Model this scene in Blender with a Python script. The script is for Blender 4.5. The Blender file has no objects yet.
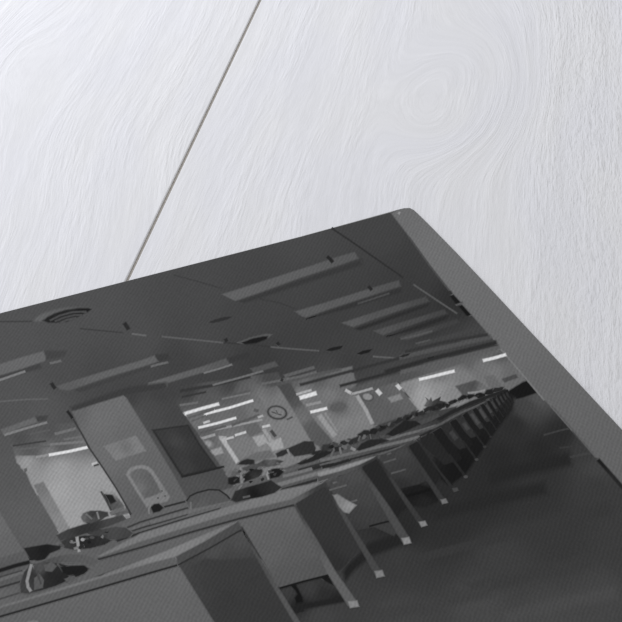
import bpy, bmesh, math, random
from mathutils import Vector, Matrix, noise
from mathutils.geometry import tessellate_polygon
random.seed(4)
COL = bpy.context.scene.collection

# ------------------------------------------------------------------ camera
F = 2547.08                                    # focal length in pixels of a 622 px frame
def nrm(v): return v.normalized()
X = nrm(Vector((7639, -2033, F))); Y = nrm(Vector((-1286, -1641, F)))
Y = nrm(Y - X*X.dot(Y)); Z = X.cross(Y)
W = Matrix((X, Y, Z))                          # camera (x right, y down, z forward) -> world
CAM = -(W @ Vector((0, 0, 1)))*0.8
cam_d = bpy.data.cameras.new('camera'); cam = bpy.data.objects.new('camera', cam_d); COL.objects.link(cam)
cx, cy, cz = W @ Vector((1, 0, 0)), W @ Vector((0, -1, 0)), W @ Vector((0, 0, -1))
cam.matrix_world = Matrix(((cx.x, cy.x, cz.x, CAM.x), (cx.y, cy.y, cz.y, CAM.y), (cx.z, cy.z, cz.z, CAM.z), (0, 0, 0, 1)))
cam_d.sensor_width = 36; cam_d.lens = F/622*36; cam_d.clip_start = .01
bpy.context.scene.camera = cam

TOP = 0.0007                                   # thickness of the print, metres
def at(px, py, z=0.0):
    """measured spot of the photograph -> point of the horizontal plane at height z"""
    r = W @ Vector((px - 311, py - 311, F))
    return CAM + r*((z - CAM.z)/r.z)

# ------------------------------------------------------------------ materials
def lin(g):
    g = max(g, 0)/255
    return g/12.92 if g <= .04045 else ((g + .055)/1.055)**2.4

def material(name, rough=.6, spec=.1, rgb=(.5, .5, .5)):
    m = bpy.data.materials.new(name); m.use_nodes = True
    b = m.node_tree.nodes['Principled BSDF']
    b.inputs['Roughness'].default_value = rough; b.inputs['Specular IOR Level'].default_value = spec
    b.inputs['Base Color'].default_value = (*rgb, 1)
    return m, m.node_tree, b

def N(t, kind, **kw):
    n = t.nodes.new(kind)
    for k, v in kw.items():
        if k in n.inputs: n.inputs[k].default_value = v
        else: setattr(n, k, v)
    return n
def math_n(t, op, a, b=None):
    n = t.nodes.new('ShaderNodeMath'); n.operation = op
    for i, v in enumerate((a, b)):
        if v is None: continue
        if isinstance(v, (int, float)): n.inputs[i].default_value = v
        else: t.links.new(v, n.inputs[i])
    return n.outputs[0]

# printed ink: tone of the picture x fine twill of the paper
INK, t, b = material('printed_ink', .7, .02)
a = N(t, 'ShaderNodeVertexColor', layer_name='ink')
tc = N(t, 'ShaderNodeTexCoord'); geo = N(t, 'ShaderNodeNewGeometry')
sx = N(t, 'ShaderNodeSeparateXYZ'); t.links.new(geo.outputs['Position'], sx.inputs[0])
def twill(kx, ky):
    p = math_n(t, 'ADD', math_n(t, 'MULTIPLY', sx.outputs[0], kx), math_n(t, 'MULTIPLY', sx.outputs[1], ky))
    p = math_n(t, 'ADD', p, math_n(t, 'MULTIPLY', wobble(260.0, kx), 7.0))
    return math_n(t, 'MULTIPLY', math_n(t, 'SINE', p), math_n(t, 'MULTIPLY', wobble(330.0, ky), 1.7))
def wobble(scale, off):
    n = N(t, 'ShaderNodeTexNoise', Scale=scale, Detail=1.0); mp = N(t, 'ShaderNodeMapping'); mp.inputs['Location'].default_value = (off, 0, 0)
    t.links.new(geo.outputs['Position'], mp.inputs['Vector']); t.links.new(mp.outputs[0], n.inputs['Vector']); return n.outputs['Fac']
w1 = twill(4200, -3480); w2 = twill(4250, 1600)
grain = N(t, 'ShaderNodeTexNoise', Scale=900.0, Detail=2.0); t.links.new(geo.outputs['Position'], grain.inputs['Vector'])
s_ = math_n(t, 'ADD', math_n(t, 'MULTIPLY', w1, .075), math_n(t, 'MULTIPLY', w2, .03))
s_ = math_n(t, 'ADD', s_, math_n(t, 'MULTIPLY', math_n(t, 'SUBTRACT', grain.outputs['Fac'], .5), .22))
s_ = math_n(t, 'MULTIPLY', math_n(t, 'ADD', s_, 1.0), 1.28)
mul = N(t, 'ShaderNodeVectorMath', operation='SCALE'); t.links.new(a.outputs['Color'], mul.inputs[0]); t.links.new(s_, mul.inputs['Scale'])
t.links.new(mul.outputs[0], b.inputs['Base Color'])

PAPER, t, b = material('paper_core', .7, .1, (.30, .30, .31))
n_ = N(t, 'ShaderNodeTexNoise', Scale=2500.0); r_ = N(t, 'ShaderNodeMapRange'); t.links.new(n_.outputs['Fac'], r_.inputs['Value'])
r_.inputs['To Min'].default_value = .24; r_.inputs['To Max'].default_value = .34
t.links.new(r_.outputs[0], b.inputs['Base Color'])

# white washed oak: 'grain' UV = (grain coordinate across, along) in cm
WOOD, t, b = material('white_washed_oak', .55, .2)
uvn = N(t, 'ShaderNodeUVMap', uv_map='grain')
def streak(fx, fy, detail=2.0, rough=.5, off=0.0, dist=0.0):
    mp = N(t, 'ShaderNodeMapping'); mp.inputs['Scale'].default_value = (fx, fy, 1); mp.inputs['Location'].default_value = (off, off*1.7, off)
    t.links.new(uvn.outputs[0], mp.inputs['Vector'])
    n = N(t, 'ShaderNodeTexNoise', Scale=1.0, Detail=detail, Roughness=rough, Distortion=dist); t.links.new(mp.outputs[0], n.inputs['Vector'])
    return n.outputs['Fac']
pores = streak(11, 1.0, 2, .55, 3.1, 0)
ridge = streak(4.2, .26, 3, .5, 7.7, 0)
broad = streak(.9, .09, 2, .5, 1.3)
tint = streak(.5, .16, 1, .5, 9.2)
wf = N(t, 'ShaderNodeNewGeometry'); speck = N(t, 'ShaderNodeTexNoise', Scale=1600.0, Detail=2.0); t.links.new(wf.outputs['Position'], speck.inputs['Vector'])
relief = N(t, 'ShaderNodeMapRange'); t.links.new(broad, relief.inputs['Value'])
relief.inputs['From Min'].default_value = .35; relief.inputs['From Max'].default_value = .65; relief.inputs['To Min'].default_value = .25; relief.inputs['To Max'].default_value = 1.0
h = math_n(t, 'ADD', math_n(t, 'MULTIPLY', math_n(t, 'MULTIPLY', pores, .6), relief.outputs[0]), math_n(t, 'MULTIPLY', math_n(t, 'MULTIPLY', ridge, .8), relief.outputs[0]))
# coarser, shorter pores towards the outer side of each board
sp = N(t, 'ShaderNodeSeparateXYZ'); t.links.new(uvn.outputs[0], sp.inputs[0])
side = N(t, 'ShaderNodeMapRange', interpolation_type='SMOOTHSTEP'); t.links.new(sp.outputs[0], side.inputs['Value'])
side.inputs['From Min'].default_value = 9.0; side.inputs['From Max'].default_value = 13.5
short = streak(10, 2.1, 2, .6, 5.5, .3)
h = math_n(t, 'ADD', h, math_n(t, 'MULTIPLY', math_n(t, 'MULTIPLY', short, .95), side.outputs[0]))
h = math_n(t, 'ADD', h, math_n(t, 'MULTIPLY', speck.outputs['Fac'], .12))
bump = N(t, 'ShaderNodeBump', Strength=.75, Distance=.0005); t.links.new(h, bump.inputs['Height']); t.links.new(bump.outputs[0], b.inputs['Normal'])
rp = N(t, 'ShaderNodeValToRGB'); t.links.new(tint, rp.inputs[0])
rp.color_ramp.elements[0].position = .38; rp.color_ramp.elements[0].color = (.795, .798, .832, 1)
rp.color_ramp.elements[1].position = .64; rp.color_ramp.elements[1].color = (.805, .806, .826, 1)
cv = math_n(t, 'ADD', math_n(t, 'MULTIPLY', math_n(t, 'SUBTRACT', pores, .5), .10), math_n(t, 'MULTIPLY', math_n(t, 'SUBTRACT', ridge, .5), .08))
cv = math_n(t, 'ADD', cv, math_n(t, 'MULTIPLY', math_n(t, 'SUBTRACT', broad, .5), .07))
cut = N(t, 'ShaderNodeMapRange'); t.links.new(short, cut.inputs['Value']); cut.inputs['From Min'].default_value = .28; cut.inputs['From Max'].default_value = .45; cut.inputs['To Min'].default_value = -.10; cut.inputs['To Max'].default_value = 0.0
cv = math_n(t, 'ADD', cv, math_n(t, 'MULTIPLY', cut.outputs[0], side.outputs[0]))
cv = math_n(t, 'ADD', cv, 1.0)
sc = N(t, 'ShaderNodeVectorMath', operation='SCALE'); t.links.new(rp.outputs[0], sc.inputs[0]); t.links.new(cv, sc.inputs['Scale'])
t.links.new(sc.outputs[0], b.inputs['Base Color'])

SEAM, t, b = material('seam_filler', .8, .1, (.22, .205, .19))
n_ = N(t, 'ShaderNodeTexNoise', Scale=700.0); r_ = N(t, 'ShaderNodeValToRGB'); t.links.new(n_.outputs['Fac'], r_.inputs[0])
r_.color_ramp.elements[0].color = (.27, .25, .225, 1); r_.color_ramp.elements[1].color = (.55, .52, .48, 1)
t.links.new(r_.outputs[0], b.inputs['Base Color'])

def link(name, me, mat, parent=None):
    o = bpy.data.objects.new(name, me); COL.objects.link(o)
    if mat: me.materials.append(mat)
    if parent: o.parent = parent
    return o

# ------------------------------------------------------------------ tabletop of white oak planks
SO = Vector((.0668, .2075)); SD = Vector((112.3, 163.9)).normalized(); SN = Vector((SD.y, -SD.x))
table = bpy.data.objects.new('tabletop', None); COL.objects.link(table)
table.location = (SO.x, SO.y, -.03)
table.rotation_euler.z = math.atan2(SD.y, SD.x) - math.pi/2
table['label'] = 'white washed oak tabletop of wide planks with one thin dark seam, under the photo print'
table['category'] = 'tabletop'

def gauss(u, v, u0, v0, su, sv): return math.exp(-((u-u0)/su)**2 - ((v-v0)/sv)**2)
def grain_coord(u, v):
    """u across, v along the plank, in mm from the seam"""
    wob = 2.2*noise.noise(Vector((u*.02, v*.012, 3))) + .5*noise.noise(Vector((u*.11, v*.06, 8)))
    if u > 0:
        k = .13/(1 + math.exp(-(u-62)/12))
        g = u + k*(v + 60) - 30*math.exp(-((((u-90)/23)**2 + ((v+65)/44)**2)**1.6)) - 12*gauss(u, v, 92, -10, 24, 34)
    else:
        k = .14/(1 + math.exp((v+105)/14))
        g = u + k*(v + 105) + 15*gauss(u, v, -84, -62, 16, 44)
    return g + wob
def plank(u0, u1, v0=-520, v1=520, th=.018):
    gap, bev = .54, .3
    us = [u0+gap] + [u0+gap+bev+(u1-u0-2*gap-2*bev)*i/100 for i in range(101)] + [u1-gap]
    vs = [v0+(v1-v0)*j/260 for j in range(261)]
    bm = bmesh.new(); lay = bm.loops.layers.uv.new('grain')
    g = [[bm.verts.new((u/1000, v/1000, .03 - (.00025 if i in (0, len(us)-1) else 0))) for i, u in enumerate(us)] for v in vs]
    for j in range(len(vs)-1):
        for i in range(len(us)-1): bm.faces.new((g[j][i], g[j][i+1], g[j+1][i+1], g[j+1][i]))
    ring = g[0] + [r[-1] for r in g[1:]] + g[-1][-2::-1] + [r[0] for r in g[-2:0:-1]]
    low = [bm.verts.new((p.co.x, p.co.y, .03-th)) for p in ring]
    m = len(ring)
    for i in range(m): bm.faces.new((ring[i], low[i], low[(i+1) % m], ring[(i+1) % m]))
    bm.faces.new(low[::-1])
    for f in bm.faces:
        f.smooth = False
        for l in f.loops:
            u, v = l.vert.co.x*1000, l.vert.co.y*1000
            l[lay].uv = (grain_coord(u if abs(u) > .01 else .01, v)/10, v/10)
    me = bpy.data.meshes.new('plank'); bm.to_mesh(me); bm.free()
    return link('plank', me, WOOD, table)
plank(-195, 0); plank(0, 195); plank(-390, -195); plank(195, 390)
bm = bmesh.new(); bmesh.ops.create_cube(bm, size=1)
for v in bm.verts: v.co = Vector((v.co.x*.779, v.co.y*1.039, (.0294 - .0075) + (v.co.z)*.015))
me = bpy.data.meshes.new('seam_filler'); bm.to_mesh(me); bm.free()
# filler strips show in the seams between the planks, resting on a support board
link('support_board', me, SEAM, table)

# ------------------------------------------------------------------ the photo print
STEP = 1.4e-5
prt = bpy.data.objects.new('photo_print', None); COL.objects.link(prt)
prt.location = at(405, 208)
prt['label'] = 'dark black and white photo print of an office, lying on the white tabletop'
prt['category'] = 'photo print'
def local(p): return p - prt.location
def smooth_poly(pts, n=3): return pts

OUT = [(-300, 383), (-120, 344.5), (0, 313.2), (100, 287.8), (200, 262.3), (300, 236.7), (380, 214.6), (396, 210.2), (404, 208.3), (409.5, 208), (413.5, 210),
       (418, 214.4), (428, 224.2), (456, 252.8), (492, 291), (527, 328.6), (561, 364.8), (590, 396), (622, 430.4), (700, 515), (790, 615), (900, 740), (220, 980), (-150, 860)]
bm = bmesh.new()
up = [bm.verts.new(local(at(x, y, TOP))) for x, y in OUT]
dn = [bm.verts.new((v.co.x, v.co.y, 0.00005)) for v in up]
m = len(up)
bm.faces.new(up); bm.faces.new(dn[::-1])
for i in range(m): bm.faces.new((up[i], dn[i], dn[(i+1) % m], up[(i+1) % m]))
bmesh.ops.recalc_face_normals(bm, faces=bm.faces)
me = bpy.data.meshes.new('paper_sheet'); bm.to_mesh(me); bm.free()
sheet = link('paper_sheet', me, PAPER, prt)

LAYER = {'n': 0}
def area(p): return .5*sum(p[i][0]*p[(i+1) % len(p)][1] - p[(i+1) % len(p)][0]*p[i][1] for i in range(len(p)))
def offset(p, d):
    s = 1 if area(p) > 0 else -1
    out = []
    n = len(p)
    for i in range(n):
        a, b, c = Vector(p[i-1]), Vector(p[i]), Vector(p[(i+1) % n])
        e1, e2 = (b-a), (c-b)
        if e1.length < 1e-6: e1 = e2
        if e2.length < 1e-6: e2 = e1
        n1 = Vector((e1.y, -e1.x)).normalized()*s; n2 = Vector((e2.y, -e2.x)).normalized()*s
        m_ = n1 + n2
        m_ = n1 if m_.length < .3 else m_/max(m_.length_squared/2, .45)
        out.append((b.x + m_.x*d, b.y + m_.y*d))
    return out
def tone(g, x, y):
    if isinstance(g, (int, float)): return lin(g)
    sw = sv = 0
    for (a, b, c) in g:
        d = (x-a)**2 + (y-b)**2 + 4
        w = 1/d**1.5; sw += w; sv += w*c
    return lin(sv/sw)
SHAPES = []
def P(name, pts, g, parent=None, lay=1, soft=1.05, label=None):
    """one printed shape of the picture: a flat ink area whose border runs softly into the tone around it"""
    me = bpy.data.meshes.new(name)
    o = bpy.data.objects.new(name, me); COL.objects.link(o); me.materials.append(INK); o.parent = parent or prt
    if label: o['label'] = label
    pts = [(float(x), float(y)) for x, y in pts]
    dense = []
    for k, p in enumerate(pts):
        q = pts[(k+1) % len(pts)]; d = math.hypot(q[0]-p[0], q[1]-p[1])
        if d < .05: continue
        far = min(p[0], q[0]) < -15 or max(p[1], q[1]) > 640
        m = max(1, int(d/(14 if far else 3.5)))
        dense += [(p[0]+(q[0]-p[0])*i/m, p[1]+(q[1]-p[1])*i/m) for i in range(m)]
    xs = [p[0] for p in pts]; ys = [p[1] for p in pts]
    SHAPES.append(dict(me=me, pts=pts, dense=dense, g=g, soft=soft, key=(lay, len(SHAPES)), box=(min(xs), max(xs), min(ys), max(ys))))
    return o
def inside(p, x, y):
    r = False; j = len(p)-1
    for i in range(len(p)):
        if (p[i][1] > y) != (p[j][1] > y) and x < (p[j][0]-p[i][0])*(y-p[i][1])/(p[j][1]-p[i][1]) + p[i][0]: r = not r
        j = i
    return r
def tone_below(rank, x, y):
    for s in reversed(SHAPES[:rank]):
        b = s['box']
        if b[0] <= x <= b[1] and b[2] <= y <= b[3] and inside(s['pts'], x, y): return tone(s['g'], x, y)
    return None
def print_picture():
    SHAPES.sort(key=lambda s: s['key'])
    off = prt.location
    for rank, s in enumerate(SHAPES):
        pts, g, soft = s['dense'], s['g'], s['soft']
        per = sum(math.hypot(pts[i][0]-pts[i-1][0], pts[i][1]-pts[i-1][1]) for i in range(len(pts)))
        ins = min(soft, .5*abs(area(pts))/per)
        ip = offset(pts, -ins); op = offset(pts, soft*.8 if rank > 2 else .01)
        # ink lies on ink: one film higher than whatever it overprints
        film = 1
        s['op'] = op; xs = [p[0] for p in op]; ys = [p[1] for p in op]; B = s['obox'] = (min(xs), max(xs), min(ys), max(ys))
        for q in SHAPES[:rank]:
            b = q['obox']
            if q['film'] < film or b[0] > B[1] or b[1] < B[0] or b[2] > B[3] or b[3] < B[2]: continue
            if any(inside(q['op'], x, y) for x, y in op) or any(inside(op, x, y) for x, y in q['op']): film = q['film'] + 1
        s['film'] = film
        z = TOP + 1.5e-6*film
        co = [Vector((x, y)) for x, y in ip]; n = len(co)
        tris = [tuple(t) for t in tessellate_polygon([[Vector((x, y, 0)) for x, y in ip]])]
        mid = {}
        flat = isinstance(g, (int, float)); lim = 6
        def split(a, b):
            k = (min(a, b), max(a, b))
            if k not in mid:
                co.append((co[a]+co[b])/2); mid[k] = len(co)-1
            return mid[k]
        for _ in range(0 if flat else 7):
            out = []; did = False
            for a, b, c in tris:
                m = [split(p, q) if (co[p]-co[q]).length > (lim if (min(co[p].x, co[q].x) > -15 and max(co[p].y, co[q].y) < 640) else 40) else None for p, q in ((a, b), (b, c), (c, a))]
                if not any(x is not None for x in m): out.append((a, b, c)); continue
                did = True
                k = sum(x is not None for x in m)
                if k == 3: out += [(a, m[0], m[2]), (m[0], b, m[1]), (m[2], m[1], c), (m[0], m[1], m[2])]; continue
                while m[0] is None or (k == 2 and m[1] is None): a, b, c = b, c, a; m = m[1:] + m[:1]
                if k == 1: out += [(a, m[0], c), (m[0], b, c)]
                else: out += [(a, m[0], c), (m[0], m[1], c), (m[0], b, m[1])]
            tris = out
            if not did: break
        def chain(a, b):
            k = (min(a, b), max(a, b))
            if k in mid: return chain(a, mid[k])[:-1] + chain(mid[k], b)
            return [a, b]
        no = len(co); co += [Vector(p) for p in op]
        faces = list(tris)
        for i in range(n):
            ch = chain(i, (i+1) % n); oa, ob = no+i, no+(i+1) % n
            for k in range(len(ch)-1): faces.append((ch[k], ch[k+1], ob))
            faces.append((i, ob, oa))
        P3 = [at(p.x, p.y, z) - off for p in co]
        faces = [f if (P3[f[1]]-P3[f[0]]).cross(P3[f[2]]-P3[f[0]]).z >= 0 else f[::-1] for f in faces]
        me = s['me']; me.from_pydata([tuple(p) for p in P3], [], faces); me.shade_flat()
        ca = me.color_attributes.new('ink', 'FLOAT_COLOR', 'POINT')
        for q, p in enumerate(co):
            c = min(tone(g, p.x, p.y), .72)
            if q >= no:
                u = tone_below(rank, p.x, p.y)
                if u is not None: c = u
            ca.data[q].color = (c, c, c, 1)
def Ln(name, pts, w, g, parent=None, lay=3, soft=.95, **kw):
    """a printed stroke of width w along pts"""
    L_, R_ = [], []
    for i, p in enumerate(pts):
        a = Vector(pts[max(i-1, 0)]); c = Vector(pts[min(i+1, len(pts)-1)])
        d = (c-a).normalized(); n = Vector((-d.y, d.x))*w/2
        L_.append((p[0]+n.x, p[1]+n.y)); R_.append((p[0]-n.x, p[1]-n.y))
    return P(name, L_ + R_[::-1], g, parent, lay, soft, **kw)
def ell(x, y, rx, ry, ang=0, n=20, a0=0, a1=360):
    ca, sa = math.cos(math.radians(ang)), math.sin(math.radians(ang))
    k = n if a1-a0 >= 360 else n+1
    out = []
    for i in range(k):
        q = math.radians(a0 + (a1-a0)*i/n); u, v = rx*math.cos(q), ry*math.sin(q)
        out.append((x + u*ca - v*sa, y + u*sa + v*ca))
    return out
# ---- room of the pictured office
edge_in = [(391, 213.2), (409, 236.5), (425.7, 260), (456, 297), (500, 347.6), (520, 371.5), (544.5, 400), (570, 429), (595, 457.5), (599, 458.5), (622, 484.5), (700, 571), (800, 690), (880, 790)]
P('pictured_ceiling', [(-300, 383.2), (0, 313.4), (200, 262.5), (300, 237), (391, 212.3), (409, 236), (456, 297), (500, 348), (530, 384), (420, 440), (200, 480), (-300, 600)],
  [(20, 340, 76), (100, 310, 74), (60, 335, 74), (200, 290, 68), (300, 245, 68), (380, 225, 64), (430, 262, 58), (410, 290, 56), (455, 300, 46), (60, 370, 72), (200, 340, 68), (330, 320, 60), (430, 325, 52),
   (300, 345, 60), (260, 365, 56), (200, 380, 62), (120, 400, 64), (20, 400, 78), (40, 410, 80), (350, 365, 60), (480, 340, 66), (440, 350, 66), (400, 372, 66), (340, 385, 78), (-200, 400, 74), (250, 310, 64), (300, 290, 64), (140, 340, 72), (180, 360, 62), (100, 375, 68)], lay=0)
P('pictured_floor', [(544.5, 400), (570, 429), (599, 458.5), (622, 484.5), (700, 571), (880, 780), (880, 800), (220, 970), (-140, 855), (-300, 700), (0, 600), (120, 545), (230, 500), (300, 470), (400, 436), (500, 389), (528, 382)],
  [(540, 397, 80), (527, 410, 66), (515, 425, 44), (500, 460, 40), (560, 435, 42), (540, 450, 40), (585, 447, 58), (597, 470, 66), (595, 485, 58), (450, 520, 46), (480, 490, 42), (400, 560, 58), (500, 560, 62), (560, 540, 56), (600, 600, 70),
   (540, 490, 50), (340, 600, 62), (300, 600, 46), (430, 500, 40), (550, 620, 72), (400, 620, 68), (480, 610, 72), (320, 620, 66), (620, 540, 60), (700, 700, 64), (200, 800, 60), (400, 530, 40)], lay=0)
P('pictured_pillar', edge_in + [(900, 741), (790, 616), (700, 516), (622, 431), (590, 396.6), (561, 365.4), (527, 329.2), (492, 291.6), (456, 253.4), (428, 224.8), (418, 215), (413.5, 210.8), (409.5, 208.8), (404, 209), (396, 211)],
  [(400, 212, 104), (440, 260, 108), (500, 325, 106), (560, 395, 102), (610, 450, 100), (700, 550, 100)], lay=3, label='pale plain pillar along the right edge of the pictured office')
Ln('pictured_floor_mark', [(552, 406), (570, 426.5), (594, 455)], 1.6, 92, lay=4)
Ln('pictured_skirting', [(598, 459.5), (610, 473), (624, 489), (700, 574)], 4.0, [(599, 460, 28), (614, 478, 38), (640, 505, 55)], lay=4)
Ln('pictured_wall_trim', [(500, 348.5), (520, 371.5), (544, 400)], 1.2, 118, lay=4)
Ln('pictured_wall_trim', [(409, 237), (430, 266), (449, 290)], 1.4, 72, lay=4)
P('pictured_grille', [(450, 296), (453.3, 294.2), (460.8, 302.2), (456, 304.2)], 24, lay=4)
P('pictured_grille', [(458.7, 306.2), (462, 304.4), (471.5, 315), (467, 316)], 20, lay=4)
Ln('pictured_grille_frame', [(456, 305.2), (463, 302.5)], 1.3, 84, lay=4)
Ln('pictured_floor_mark', [(544, 435), (560, 430.5), (571, 428)], 1.3, 62, lay=2)
Ln('pictured_floor_mark', [(560, 448), (574, 446), (588, 443)], 1.6, 56, lay=2)
Ln('pictured_floor_mark', [(570, 457), (585, 454), (592, 453)], 2.2, 64, lay=2)
for (x, y, l, g) in [(470, 545, 130, 56), (530, 575, 120, 60), (430, 604, 120, 64), (560, 604, 110, 74), (530, 468, 80, 38), (490, 500, 110, 40), (560, 520, 100, 56)]:
    Ln('pictured_floor_mark', [(x-l/2, y+l*.13), (x, y), (x+l/2, y-l*.11)], 11, g, lay=1, soft=5.5)

# ---- far, lit part of the office
P('pictured_far_wall', [(12, 456), (28, 448), (60, 440), (96, 430), (104, 466), (132, 514), (60, 530), (34, 500)],
  [(25, 462, 146), (60, 470, 152), (60, 490, 158), (90, 480, 150), (100, 495, 148), (75, 510, 154), (20, 455, 128), (60, 446, 112), (85, 440, 104), (40, 448, 108), (125, 510, 150)], lay=1)
P('pictured_far_ceiling', [(6, 437), (50, 424), (77, 422), (88, 448), (52, 455.5), (14, 456)],
  [(20, 440, 74), (50, 430, 78), (70, 426, 84), (30, 448, 84), (60, 444, 88), (85, 446, 104), (15, 454, 96), (50, 452, 110)], lay=1)
for pts, w, g in [([(55, 434), (76, 428.5)], 2.5, 108), ([(64, 439.5), (82, 436.5)], 1.6, 106), ([(50, 444.5), (86, 441.5)], 2.2, 116), ([(14, 450), (50, 446)], 1.6, 92), ([(30, 434), (50, 430)], 1.2, 88), ([(36, 457), (48, 455)], 2, 140), ([(12, 446), (46, 441)], 1.3, 60)]:
    Ln('pictured_light_band', pts, w, g, lay=2)
Ln('pictured_strip_light', [(49, 455), (69, 451.4), (88.6, 447)], 2.6, 238, lay=3)
P('pictured_column', [(-300, 500), (-100, 460), (-2, 432), (4, 433), (13, 448), (17, 463), (20, 465), (21, 468), (26, 472), (31, 484), (40, 500), (56, 526), (61, 544), (30, 552), (-40, 585), (-300, 640)],
  [(0, 440, 80), (10, 470, 84), (30, 520, 90), (50, 535, 88), (20, 540, 88), (-100, 500, 84)], lay=2)
P('pictured_column_side', [(-75, 385), (-38, 449), (-1, 511), (20, 545), (24, 551), (-40, 570), (-75, 580)], [(0, 520, 102), (15, 545, 98), (-50, 540, 100)], lay=3)
P('pictured_partition', [(33.5, 485), (43.5, 481.5), (54, 500), (72, 532), (62, 536), (56, 527), (40, 500)], [(40, 485, 112), (50, 505, 124), (60, 523, 132)], lay=3)
P('pictured_wall_picture', [(24, 469), (26.5, 468), (27, 470.5), (24.5, 472)], 92, lay=4)
dv = P('pictured_cabinet', [(100.5, 491), (110.5, 487.5), (130, 513), (116, 517), (108, 503)], [(108, 491, 142), (125, 512, 92), (112, 508, 80)], lay=3)
P('opening', [(104, 494), (112.5, 494.5), (116.5, 501.5), (110.5, 504.5)], 32, dv, lay=4)
Ln('edge', [(101, 491.5), (106, 500), (112, 512)], 1.6, 62, dv, lay=4)
Ln('edge', [(106, 490.5), (113, 489)], 3, 150, dv, lay=4)
Ln('pictured_wall_bracket', [(92, 464.5), (97, 462.5)], 2, 182, lay=3)
Ln('pictured_wall_bracket', [(94, 465.8), (99, 464.2)], 1.4, 60, lay=3)

P('pictured_far_bay', [(164, 388), (278, 372), (322, 452), (240, 486), (226, 482)],
  [(170, 392, 62), (190, 392, 62), (230, 386, 66), (270, 378, 70), (200, 400, 84), (240, 392, 92), (262, 395, 108), (255, 410, 112), (195, 420, 108), (225, 420, 104), (240, 415, 100), (205, 436, 92), (215, 462, 104), (240, 450, 120), (230, 440, 112), (265, 455, 128), (270, 430, 124), (290, 440, 124), (245, 470, 112), (300, 430, 118)], lay=1)
for pts, w, g, nm in [([(182.5, 414.2), (200, 409), (219, 403.8)], 3.0, 218, 'pictured_strip_light'), ([(204, 414.2), (230, 407.6), (253, 400.4)], 2.2, 226, 'pictured_strip_light'), ([(198.5, 427.7), (218, 423), (236, 417.8)], 2.2, 218, 'pictured_strip_light'),
     ([(203.5, 423), (209.5, 421)], 1.8, 186, 'pictured_strip_light'), ([(201, 438.8), (215, 434.5)], 2.4, 150, 'pictured_light_band'), ([(213, 430), (240, 424.5), (262, 419.6)], 1.8, 148, 'pictured_light_band'), ([(225, 439.3), (233.5, 437)], 1.8, 186, 'pictured_strip_light'),
     ([(235.2, 435.3), (246, 432)], 2, 196, 'pictured_strip_light'), ([(232, 425), (247, 420), (259, 415)], 2.4, 86, 'pictured_light_band'), ([(200, 433), (226, 426)], 1.8, 86, 'pictured_light_band'), ([(180, 405.2), (198, 402.5)], 1.8, 104, 'pictured_light_band'),
     ([(188, 418), (214, 409.5)], 1.5, 90, 'pictured_light_band'), ([(182, 397), (206, 392)], 1.6, 52, 'pictured_light_band'), ([(190, 422), (206, 415.5)], 1.2, 92, 'pictured_light_band'), ([(206, 402), (250, 391)], 2.5, 84, 'pictured_light_band'), ([(222, 399), (250, 393)], 1.4, 112, 'pictured_light_band')]:
    Ln(nm, pts, w, g, lay=3)
Ln('pictured_window_frame', [(221, 437.5), (230, 450.5), (237.8, 462.5)], 4.2, 172, lay=3)
Ln('pictured_window_frame', [(219, 437), (226, 437.4)], 2, 160, lay=3)
fan = P('pictured_wall_clock', ell(208, 444.2, 5.6, 4.4, 15), 118, lay=3, label='small pale wall clock in the far bay'); P('clock_face', ell(208, 444, 3.6, 2.8, 15), 142, fan, lay=4)
P('pictured_notice', [(210, 450.3), (221, 446.8), (223.8, 453), (212.5, 456.5)], 148, lay=3)
P('pictured_notice', [(252, 437), (263.6, 434.5), (268.5, 442), (258.5, 447)], 156, lay=3)
P('pictured_notice', [(267.5, 443), (281, 437.2), (284, 448), (273, 451)], 158, lay=3)
P('pictured_partition', [(242, 424), (256, 419.5), (263, 432), (250, 437), (246, 432)], 98, lay=2)
P('pictured_partition', [(225, 442), (246, 436), (257, 455), (239, 462)], 118, lay=2)
P('pictured_partition', [(238, 461), (256, 452), (270, 450), (276, 457), (246, 464)], 104, lay=2)
Ln('pictured_wall_bracket', [(262.5, 427), (270, 425.2)], 2, 190, lay=4)
Ln('pictured_window_frame', [(263.5, 429), (272, 442)], 3.2, 150, lay=3)
Ln('pictured_wall_bracket', [(271, 430.5), (275.5, 436.5)], 3, 66, lay=4)
Ln('pictured_wall_bracket', [(254, 410), (258.5, 411)], 2.6, 84, lay=3)
Ln('pictured_wall_bracket', [(258, 417.2), (263, 415.8)], 1.8, 168, lay=4)

c2 = P('pictured_column', [(256, 391), (277.7, 385.5), (294, 412), (312, 442), (290, 452), (272, 420)],
  [(265, 392, 108), (262, 400, 116), (280, 400, 116), (285, 425, 124), (300, 435, 124), (275, 415, 118), (270, 388, 96)], lay=3)
P('column_side', [(277.7, 385.7), (290.5, 382.5), (303, 404), (318, 424), (333, 441), (322, 448), (312, 443), (294, 412)],
  [(282, 386, 70), (290, 395, 72), (296, 404, 80), (299, 411, 104), (303, 418, 108), (310, 428, 88), (320, 440, 84)], c2, lay=4)
clk = P('pictured_wall_clock', ell(277.2, 412.6, 10.4, 7.2, 10, 28), 48, lay=5, label='round wall clock with dark rim on the lit column')
P('clock_face', ell(277.1, 412.5, 8.4, 5.5, 10, 24), [(277, 412, 122), (271, 411, 116), (283, 413, 118)], clk, lay=6)
Ln('clock_hand', [(271.5, 411.8), (278, 414), (281.5, 415)], 1.1, 76, clk, lay=7, soft=.5)
Ln('clock_hand', [(277.5, 413.5), (276, 410.2)], 1.0, 84, clk, lay=7, soft=.5)
Ln('pictured_wall_bracket', [(287, 419.5), (292.5, 417)], 1.3, 78, lay=5)

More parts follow.
